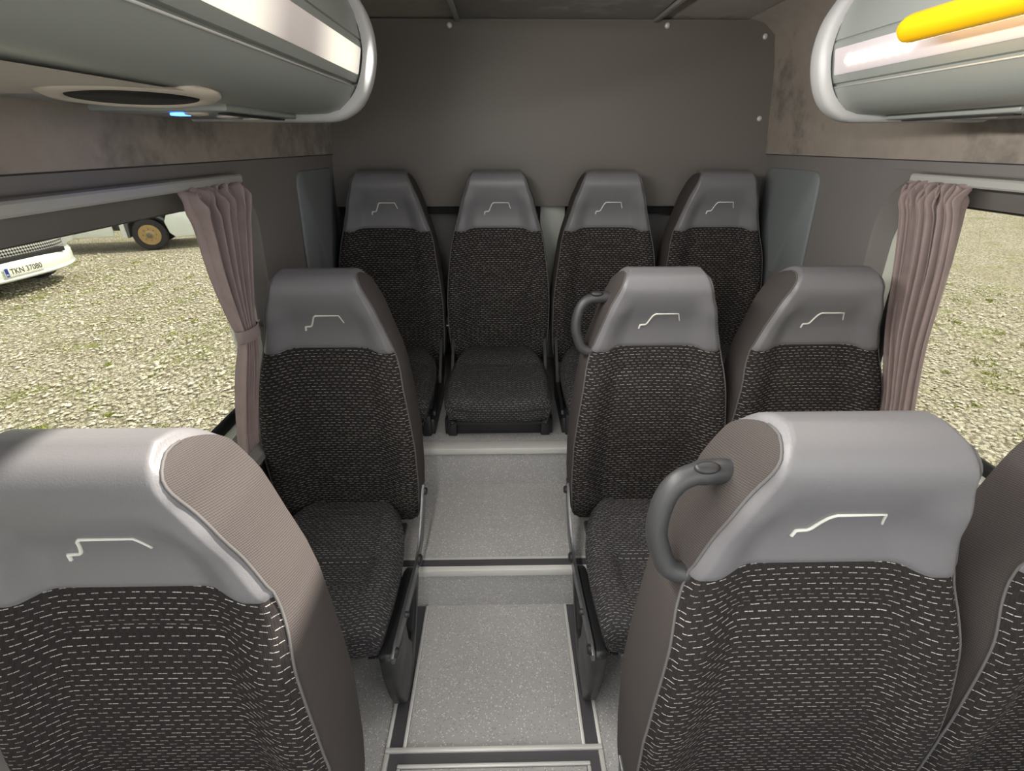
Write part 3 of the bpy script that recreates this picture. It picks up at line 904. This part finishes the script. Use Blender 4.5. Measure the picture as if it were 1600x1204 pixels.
# ------------------------------------------------------------------ overhead racks
BODY = [(.860, 1.386), (.620, 1.385), (.572, 1.387), (.545, 1.395), (.524, 1.412), (.512, 1.430), (.508, 1.437), (.514, 1.4385), (.514, 1.4425), (.506, 1.444), (.499, 1.456), (.4875, 1.504), (.486, 1.514), (.489, 1.5155), (.489, 1.5175), (.486, 1.519), (.492, 1.562), (.510, 1.602), (.560, 1.665), (.640, 1.735), (.74, 1.76), (.83, 1.74)]
CAP = [(.868, 1.372), (.600, 1.371), (.560, 1.373), (.532, 1.382), (.503, 1.402), (.478, 1.440), (.463, 1.492), (.466, 1.545), (.486, 1.590), (.540, 1.662), (.625, 1.738), (.74, 1.768), (.84, 1.735)]
Y0B, Y1B = -0.30, 1.215
def rack(sx, label, left):
    r = empty('luggage_rack', (sx * 0.70, 0.45, 1.386), label, 'luggage rack', 'overhead luggage racks')
    off = Vector((-sx * 0.70, -0.45, -1.386))
    T = Matrix.Translation(off)
    def part(name, me, par=r):
        me.transform(T); return mk(name, me, None, par)
    ys = np.linspace(Y0B, Y1B, 12)
    body = BODY + [BODY[0]]
    P = np.array([[(sx * x, y, z) for x, z in body] for y in ys])
    me = grid_me('rack_shell', P, M['bin'])
    me.set_sharp_from_angle(angle=math.radians(40))
    part('rack_shell', me)
    # bright bead below the groove
    part('bead', MB().tube([(sx * .5085, Y0B, 1.4365), (sx * .5085, Y1B, 1.4365)], .0016, 8).me('bead', M['alu'], True))
    # end cap: rounded frame
    cp = cat(CAP, 60)
    n_ = len(cp)
    tang = np.gradient(cp, axis=0); tang /= np.linalg.norm(tang, axis=1)[:, None]
    nrm = np.stack([-tang[:, 1], tang[:, 0]], 1)
    if ((np.array((.7, 1.55)) - cp[30]) @ nrm[30]) < 0: nrm = -nrm
    rows = []
    for d, y in ((.022, 1.198), (.010, 1.197), (.003, 1.201), (0, 1.209), (0, 1.232), (.004, 1.243), (.012, 1.248), (.03, 1.249), (.10, 1.249)):
        rows.append([(sx * (cp[i, 0] + nrm[i, 0] * d), y, cp[i, 1] + nrm[i, 1] * d) for i in range(n_)])
    part('end_cap', grid_me('end_cap', np.array(rows), M['cap'], flip=sx > 0))
    b_ = MB().prism([(sx * (x + (.7 - x) * .06), z + (1.56 - z) * .06) for x, z in cp], 'y', 1.236, 1.2485)
    part('end_plate', b_.me('end_plate', M['cap']))
    # frosted light lens along the front face
    nx, nz = -.972, -.235
    def face(t, d):
        xa, za = .4985, 1.4575; xb, zb = .4872, 1.5035
        return (sx * (xa + (xb - xa) * t + nx * d), za + (zb - za) * t + nz * d)
    poly = [face(0, -.002), face(0, .001), face(.06, .0025), face(.94, .0025), face(1, .001), face(1, -.002)]
    ln = part('light_lens', MB().prism(poly, 'y', Y0B, 1.190, .0).me('light_lens', M['lens_lit'] if left else M['lens_dim']))
    if not left:
        for g0 in (0.985, 0.60, 0.215, -0.17):
            for k in range(8):
                yy = g0 + k * 0.0225
                mt = Matrix.Translation((sx * .4915 - sx * 0.0045, yy, 1.479)) @ Matrix.Rotation(math.radians(-sx * 90), 4, 'Y') @ Matrix.Rotation(math.radians(0), 4, 'X')
                part('led', MB().lathe([(.0066, -.004), (.0066, .0010), (.005, .0024), (0, .003)], 14, mt).me('led', M['led'], True), ln)
    # service console under the rack: lamps and switches
    yc0, yc1 = (0.70, 1.17) if left else (0.70, 1.19)
    cs = part('service_console', MB().box(min(sx * .845, sx * .63), max(sx * .845, sx * .63), yc0 + .18, yc1, 1.375, 1.388, .004).me('service_console', M['bin']))
    for k in range(3):
        yy = yc0 + .22 + .1 * k
        mt = Matrix.Translation((sx * .70, yy, 1.374)) @ Matrix.Rotation(math.pi, 4, 'X')
        part('reading_lamp', MB().lathe([(.018, -.003), (.018, .002), (.013, .003), (.011, .0), (0, .0)], 24, mt).me('reading_lamp', M['beige'], True), cs)
    part('console_slot', MB().box(min(sx * .655, sx * .64), max(sx * .655, sx * .64), yc0 + .20, yc1 - .04, 1.3715, 1.374).me('console_slot', M['seal']), cs)
    if left:
        part('indicator', MB().box(-.735, -.715, .905, .930, 1.3705, 1.374, .001).me('indicator', M['blue_led']), cs)
        mt = Matrix.Translation((-.650, .700, 1.3835)) @ Matrix.Rotation(math.pi - math.radians(3.0), 4, 'X') @ Matrix.Rotation(math.radians(1.5), 4, 'Y')
        vr = part('air_vent', MB().lathe([(.094, -.004), (.094, .000), (.086, .0045), (.074, .0055), (.070, .004), (.068, .002)], 40, mt).me('air_vent', M['beige'], True))
        part('vent_opening', MB().lathe([(.0685, .0), (.0685, .0032), (0, .0032)], 40, mt).me('vent_opening', M['hole'], True), vr)  # black disc painted as the shade inside the vent
        P = np.array([[(x, y, 1.3848) for y in np.linspace(Y0B, 0.70, 5)] for x in (-.568, -.70, -.86)])
        part('fabric_underside', grid_me('fabric_underside', P, M['suede']))
    # the strip's own light
    ld = bpy.data.lights.new('strip_light', 'AREA')
    ld.shape = 'RECTANGLE'; ld.size = 0.035; ld.size_y = 1.45
    ld.energy = STRIP_W if left else 0.5; ld.color = (1.0, .96, .88)
    lo = bpy.data.objects.new('strip_light', ld); link(lo, r)
    lo.location = Vector((sx * .480, .45, 1.478)) + off
    lo.rotation_euler = (0, sx * math.radians(76.4), 0)
    return r
STRIP_W = 6.0
rack(-1, 'silver overhead luggage rack at left with the glowing light strip and round vent', True)
rack(1, 'silver overhead luggage rack at right behind the yellow handrail', False)

hr = empty('handrail', (0.437, 0.30, 1.490), 'yellow grab rail along the right luggage rack', 'handrail')
pts = [(0, -.55 + .02 * k, 0) for k in range(60)]
rr = [.0195] * 60
y_end = 0.635
tp_ = [(0, y, 0) for y in np.linspace(-.60, y_end - .028, 30)] + [(0, y_end - .028 + .028 * math.sin(a), 0) for a in np.linspace(.2, 1.5, 8)]
rr = [.0195] * 30 + [.0195 * math.cos(a) for a in np.linspace(.2, 1.5, 8)]
mk('grip', MB().tube(tp_, rr, 20).me('grip', M['yellow'], True), None, hr)
for yy in (-.45, .20):
    mk('bracket', MB().tube([(.0, yy, 0), (.03, yy, .006), (.056, yy, .010)], .010, 12).me('bracket', M['steel'], True), None, hr)

# ------------------------------------------------------------------ curtain rails and curtains
for sx, sd in ((-1, 'left'), (1, 'right')):
    o = mk('curtain_rail', MB().prism([(sx * .912, 1.239), (sx * .872, 1.239), (sx * .868, 1.243), (sx * .868, 1.256), (sx * .872, 1.260), (sx * .912, 1.260)], 'y', -.30, 1.365, .0).me('curtain_rail', M['rail']))
    tag(o, 'grey curtain rail above the %s window' % sd, 'curtain rail', 'curtain rails')

def curtain(sx, zs_c, label, seed):
    """gathered curtain: rows of (z, y_centre, half width, fold depth, x)"""
    c_ = empty('curtain', (sx * .885, 1.25, 0.62), label, 'curtain', 'window curtains')
    K = cat(zs_c, 70)
    m = 200
    q = np.linspace(0, 1, m)
    r_ = np.random.default_rng(seed)
    ph = r_.uniform(0, 6.28, 6)
    P = np.zeros((70, m, 3))
    for i, (z, yc, h_, d, xx) in enumerate(K):
        f = 12.0
        warp = q + 0.018 * np.sin(2 * math.pi * 2.3 * q + ph[0]) + 0.010 * np.sin(2 * math.pi * 5.1 * q + ph[1] + z * 3)
        w1 = np.sin(2 * math.pi * f * warp + ph[2]); w2 = np.sin(2 * math.pi * f * 0.5 * warp + ph[3] + z * 2)
        x = d * (0.85 * np.sign(w1) * np.abs(w1) ** 0.7 + 0.55 * w2)
        top = sstep(1.17, 1.235, np.array(z))
        x = x + top * 0.005 * np.sin(2 * math.pi * 23 * q + z * 60 + ph[4]) + 0.006 * top * np.sin(2 * math.pi * 8 * q + z * 110)
        y = yc + (q - .5) * 2 * h_ + 0.3 * d * np.cos(2 * math.pi * f * warp + ph[2])
        zz = z + 0.006 * top * np.sin(2 * math.pi * 11 * q + ph[5])
        P[i] = np.stack([sx * (xx + x * -1) * np.ones(m) - 0 * y, y, zz + 0 * y], 1)
    P -= np.array((sx * .885, 1.25, 0.62))
    me = grid_me('drape', P, M['curtain'])
    o = mk('drape', me, None, c_)
    sol = o.modifiers.new('solid', 'SOLIDIFY'); sol.thickness = 0.0015
    return c_, K
KL = [(1.240, 1.225, .122, .016, .862), (1.20, 1.225, .122, .020, .858), (1.16, 1.228, .108, .018, .862), (1.06, 1.222, .085, .016, .868), (.97, 1.215, .058, .014, .870), (.915, 1.208, .040, .012, .868),
      (.885, 1.205, .036, .010, .866), (.855, 1.200, .038, .011, .868), (.80, 1.180, .046, .013, .872), (.72, 1.140, .042, .013, .874), (.64, 1.105, .036, .012, .876), (.605, 1.095, .035, .012, .876)]
cl, kk = curtain(-1, KL, 'mauve curtain tied with a band at the left window', 3)
# tie band around the waist of the left curtain
ring = []
for k in range(40):
    a = 2 * math.pi * k / 40
    ring.append((.022 * math.cos(a), .046 * math.sin(a)))
P = np.array([[(-.866 + .885 + dx * s_, 1.206 - 1.25 + dy * s_, zc - .62) for dx, dy in ring] for zc, s_ in ((.874, .97), (.876, 1.0), (.890, 1.03), (.904, 1.0), (.906, .97))])
tb = mk('tieback', grid_me('tieback', P, M['curtain'], closed=True), None, cl)
mk('tie_end', MB().prism([(.0, .264), (.045, .276), (.052, .270), (.046, .262), (.054, .254), (.0, .254)], 'x', .008, .014, .001).me('tie_end', M['curtain']), None, tb)
KR = [(1.240, 1.270, .088, .016, .864), (1.20, 1.270, .088, .020, .862), (1.16, 1.262, .086, .017, .868), (1.06, 1.252, .083, .014, .880), (.96, 1.245, .078, .013, .890), (.86, 1.232, .070, .012, .896),
      (.76, 1.205, .058, .012, .900), (.68, 1.180, .050, .012, .902), (.61, 1.165, .045, .012, .903)]
curtain(1, KR, 'mauve curtain hanging at the right window behind the middle window seat', 9)

# ------------------------------------------------------------------ outside: gravel yard and two vehicles
ZG = -0.75
P = np.array([[(x, y, ZG + 0.015 * math.sin(x * 1.3) * math.sin(y * .9)) for y in np.linspace(-30, 60, 91)] for x in np.linspace(-60, 60, 121)])
g = mk('ground', grid_me('ground', P, M['gravel']))
tag(g, 'pale gravel yard with green weeds outside the windows', kind='structure')

def scatter_stones():
    base = np.array([(0, 0, .8), (1, 0, .1), (.3, .95, .0), (-.8, .6, .1), (-.8, -.6, .05), (.3, -.95, .1), (0, 0, -.7)])
    fac = [(0, 1, 2), (0, 2, 3), (0, 3, 4), (0, 4, 5), (0, 5, 1), (6, 2, 1), (6, 3, 2), (6, 4, 3), (6, 5, 4), (6, 1, 5)]
    N = 48000
    x = np.where(nrng.random(N) < .62, -1.4 - 8.5 * nrng.random(N) ** 1.2, 1.4 + 6.5 * nrng.random(N) ** 1.2)
    y = nrng.uniform(-.5, 10.5, N)
    s = nrng.uniform(.008, .021, N) * np.where(nrng.random(N) < .06, 1.7, 1.0)
    a = nrng.uniform(0, 6.28, N)
    jit = base[None] * nrng.uniform(.7, 1.3, (N, 7, 3)) * np.array((1, .8, .6))
    ca, sa = np.cos(a)[:, None], np.sin(a)[:, None]
    vx = (jit[..., 0] * ca - jit[..., 1] * sa) * s[:, None] + x[:, None]
    vy = (jit[..., 0] * sa + jit[..., 1] * ca) * s[:, None] + y[:, None]
    vz = jit[..., 2] * s[:, None] + ZG + s[:, None] * .25 + 0.008
    V = np.stack([vx, vy, vz], -1).reshape(-1, 3)
    Fc = (np.array(fac)[None] + (np.arange(N) * 7)[:, None, None]).reshape(-1, 3)
    return me_from('stones', V, Fc.tolist(), M['stone'], smooth=False)
o = mk('loose_stones', scatter_stones())
tag(o, 'loose pale stones lying all over the gravel yard', 'stones', kind='stuff')

def scatter_grass():
    V, Fc = [], []
    for c_ in range(620):
        if rnd.random() < .6:
            cx_, cy_ = -1.6 - 8 * rnd.random() ** 1.2, rnd.uniform(0, 10)
        else:
            cx_, cy_ = 1.6 + 6 * rnd.random() ** 1.2, rnd.uniform(0, 9)
        R_ = rnd.uniform(.03, .16)
        for k in range(rnd.randint(12, 46)):
            a = rnd.uniform(0, 6.28); q = R_ * math.sqrt(rnd.random())
            x, y = cx_ + q * math.cos(a), cy_ + q * math.sin(a) * 1.2
            h_ = rnd.uniform(.012, .042); t = rnd.uniform(0, 6.28); w = rnd.uniform(.004, .010)
            lx, ly = rnd.uniform(-.03, .03), rnd.uniform(-.03, .03)
            i = len(V)
            V += [(x - w * math.cos(t), y - w * math.sin(t), ZG), (x + w * math.cos(t), y + w * math.sin(t), ZG), (x + lx, y + ly, ZG + h_)]
            Fc.append((i, i + 1, i + 2))
    return me_from('grass', V, Fc, M['grass'], smooth=False)
o = mk('weeds', scatter_grass())
tag(o, 'short green weeds growing between the gravel stones', 'weeds', kind='stuff')

def wheel(par, loc, axis_rot, R_=.34, wdt=.22, rim='rim'):
    mt = Matrix.Translation(loc) @ axis_rot
    prof = [(R_ * .62, -wdt / 2), (R_ * .92, -wdt / 2), (R_, -wdt / 2 + .03), (R_, wdt / 2 - .03), (R_ * .92, wdt / 2), (R_ * .66, wdt / 2), (R_ * .62, wdt / 2 - .02)]
    ty = mk('wheel', MB().lathe(prof, 40, mt).me('wheel', M['tyre'], False, 30), None, par)
    prof = [(R_ * .66, wdt / 2 - .005), (R_ * .60, wdt / 2 - .012), (R_ * .54, wdt / 2 - .05), (R_ * .36, wdt / 2 - .05), (R_ * .26, wdt / 2), (R_ * .15, wdt / 2 + .02), (0, wdt / 2 + .022)]
    mk('rim', MB().lathe(prof, 40, mt).me('rim', M[rim], False, 30), None, ty)
    nb = MB()
    for k in range(8):
        a = 2 * math.pi * k / 8
        nb.lathe([(R_ * .05, wdt / 2 - .03), (R_ * .05, wdt / 2), (0, wdt / 2)], 10, mt @ Matrix.Translation((R_ * .38 * math.cos(a), R_ * .38 * math.sin(a), 0)))
    mk('wheel_nuts', nb.me('wheel_nuts', M['steel']), None, ty)
    hb = MB()
    for k in range(8):
        a = 2 * math.pi * (k + .5) / 8
        hb.lathe([(R_ * .075, wdt / 2 - .070), (R_ * .075, wdt / 2 - .030), (0, wdt / 2 - .029)], 12, mt @ Matrix.Translation((R_ * .45 * math.cos(a), R_ * .45 * math.sin(a), 0)))
    mk('rim_openings', hb.me('rim_openings', M['hole']), None, ty)  # black discs painted as the shade in the rim's holes
    mk('hub', MB().lathe([(R_ * .17, wdt / 2 - .01), (R_ * .16, wdt / 2 + .035), (R_ * .10, wdt / 2 + .05), (0, wdt / 2 + .05)], 24, mt).me('hub', M['steel'], False, 30), None, ty)
    return ty

# --- white van: local frame, front faces +X, width along Y, z from the ground
van = empty('van', (-7.35, 7.50, ZG), 'white van facing the bus with a registration plate on its bumper', 'van')
van.scale = (1.15, 1.15, 1.15)
van.rotation_euler = (0, 0, math.radians(-4))
def bowed(profile, halfw, curve, n=21):
    """front surface: profile of (x, z), bowed back towards the corners"""
    us = np.linspace(-1, 1, n)
    return np.array([[(x - curve * abs(u) ** 3.0, halfw * u, z) for u in us] for x, z in profile])
mk('bumper', grid_me('bumper', bowed([(-.30, .22), (-.06, .225), (.0, .235), (.03, .255), (.03, .27), (.012, .28), (.02, .30), (.02, .42), (.0, .452), (-.04, .466), (-.2, .475)], 1.0, .34), M['carwhite'], flip=True), None, van)
mk('lower_grille', MB().box(-.14, -.03, -.62, .62, .455, .515, .01).me('lower_grille', M['seal']), None, van)
def mesh_mat():
    t = NT('van_mesh_grille')
    o_ = t.obj()
    sp = t.n('ShaderNodeSeparateXYZ'); t.l(o_, sp.inputs[0])
    k_ = 2 * math.pi / .075
    a_ = t.math('SINE', t.math('MULTIPLY', t.math('ADD', sp.outputs[1], sp.outputs[2]), k_))
    b_ = t.math('SINE', t.math('MULTIPLY', t.math('SUBTRACT', sp.outputs[1], sp.outputs[2]), k_))
    t.base(t.mix(t.ramp(t.math('MULTIPLY', a_, b_), -.1, .15), srgb(40, 40, 46), srgb(196, 198, 200)), .4)
    return t.m
mk('grille', grid_me('grille', bowed([(-.07, .505), (-.05, .52), (-.10, .80), (-.14, .82)], .80, .16), mesh_mat(), flip=True), None, van)
for sy in (-1, 1):
    hl = MB().prism([(sy * .78, .50), (sy * .97, .53), (sy * .99, .86), (sy * .80, .80)], 'x', -.46, -.20, .02)
    mk('headlamp', hl.me('headlamp', M['headlamp']), None, van)
    wheel(van, (-.85, sy * .86, .34), Matrix.Rotation(math.radians(-90 * sy), 4, 'X'), rim='steel')
    wheel(van, (-4.2, sy * .86, .34), Matrix.Rotation(math.radians(-90 * sy), 4, 'X'), rim='steel')
bd_ = MB().prism([(-5.6, .30), (-.40, .30), (-.30, .47), (-.22, .82), (-.28, 1.0), (-1.05, 1.25), (-1.75, 2.10), (-2.1, 2.45), (-5.5, 2.50), (-5.65, 2.3)], 'y', -.97, .97, .05)
mk('body', bd_.me('van_body', M['carwhite']), None, van)
mk('windscreen', MB().prism([(-1.07, 1.28), (-1.05, 1.30), (-1.73, 2.08), (-1.75, 2.06)], 'y', -.82, .82, .0).me('windscreen', M['carglass']), None, van)
# plate
pb = mk('number_plate', MB().box(.021, .031, -.36, .16, .300, .410, .004).me('number_plate', M['platewhite']), None, van)
mk('plate_band', MB().box(.030, .0325, -.355, -.312, .304, .406).me('plate_band', M['plateblue']), None, pb)
def text_me(body, size, mat, mtx, ext=.0012):
    cu = bpy.data.curves.new('txt', 'FONT'); cu.body = body; cu.size = size; cu.extrude = ext; cu.align_x = 'CENTER'; cu.align_y = 'CENTER'
    ob = bpy.data.objects.new('txt', cu); COL.objects.link(ob)
    dg = bpy.context.evaluated_depsgraph_get(); dg.update()
    me = bpy.data.meshes.new_from_object(ob.evaluated_get(dg))
    bpy.data.objects.remove(ob); bpy.data.curves.remove(cu)
    me.materials.clear(); me.materials.append(mat); me.transform(mtx)
    return me
RX = Matrix(((0, 0, 1, 0), (1, 0, 0, 0), (0, 1, 0, 0), (0, 0, 0, 1)))
mk('plate_letters', text_me('TKN 37080', .094, M['ink'], Matrix.Translation((.0320, -.075, .355)) @ RX @ Matrix.Diagonal((.95, 1.0, 1, 1))), None, pb)
mk('country_letters', text_me('PL', .034, M['platewhite'], Matrix.Translation((.0332, -.334, .327)) @ RX), None, pb)

# --- white truck further back; local: heading +X, near side at -Y
trk = empty('truck', (-7.80, 10.95, ZG), 'white truck further off with a rusty gold wheel rim', 'truck')
trk.rotation_euler = (0, 0, math.radians(22))
trk.scale = (.8, .8, .8)
wheel(trk, (0, .12, .40), Matrix.Rotation(math.radians(90), 4, 'X'), R_=.40, wdt=.26)
wheel(trk, (-3.3, .12, .40), Matrix.Rotation(math.radians(90), 4, 'X'), R_=.40, wdt=.26)
wheel(trk, (0, 1.75, .40), Matrix.Rotation(math.radians(-90), 4, 'X'), R_=.40, wdt=.26)
bmp = MB().prism([(.46, .42), (.58, .30), (1.25, .32), (1.45, .42), (1.45, .80), (1.2, .95), (.52, .95), (.40, .72)], 'y', -.02, 1.9, .05)
mk('bumper', bmp.me('bumper', M['carwhite']), None, trk)
mk('step_panel', MB().box(-.62, -.50, .0, .10, .36, .95, .02).me('step_panel', M['carwhite']), None, trk)
mk('side_skirt', MB().box(-1.75, -.78, .0, .08, .40, .90, .03).me('side_skirt', M['carwhite']), None, trk)
mk('mud_guard', MB().prism([(-.50, .35), (-.45, .35), (-.42, .70), (-.2, .88), (.2, .88), (.40, .74), (.44, .78), (.22, .95), (-.24, .95), (-.50, .74)], 'y', -.01, .35, .0).me('mud_guard', M['cargrey']), None, trk)
mk('chassis', MB().box(-4.2, 1.2, .35, 1.5, .50, .85, .02).me('chassis', M['cargrey']), None, trk)
mk('cab', MB().prism([(-.75, .95), (1.40, .95), (1.42, 1.5), (1.15, 2.55), (-.75, 2.6)], 'y', 0.0, 1.9, .06).me('cab', M['carwhite']), None, trk)
mk('cargo_box', MB().box(-4.5, -.85, -.05, 1.95, .98, 3.1, .02).me('cargo_box', M['carwhite']), None, trk)
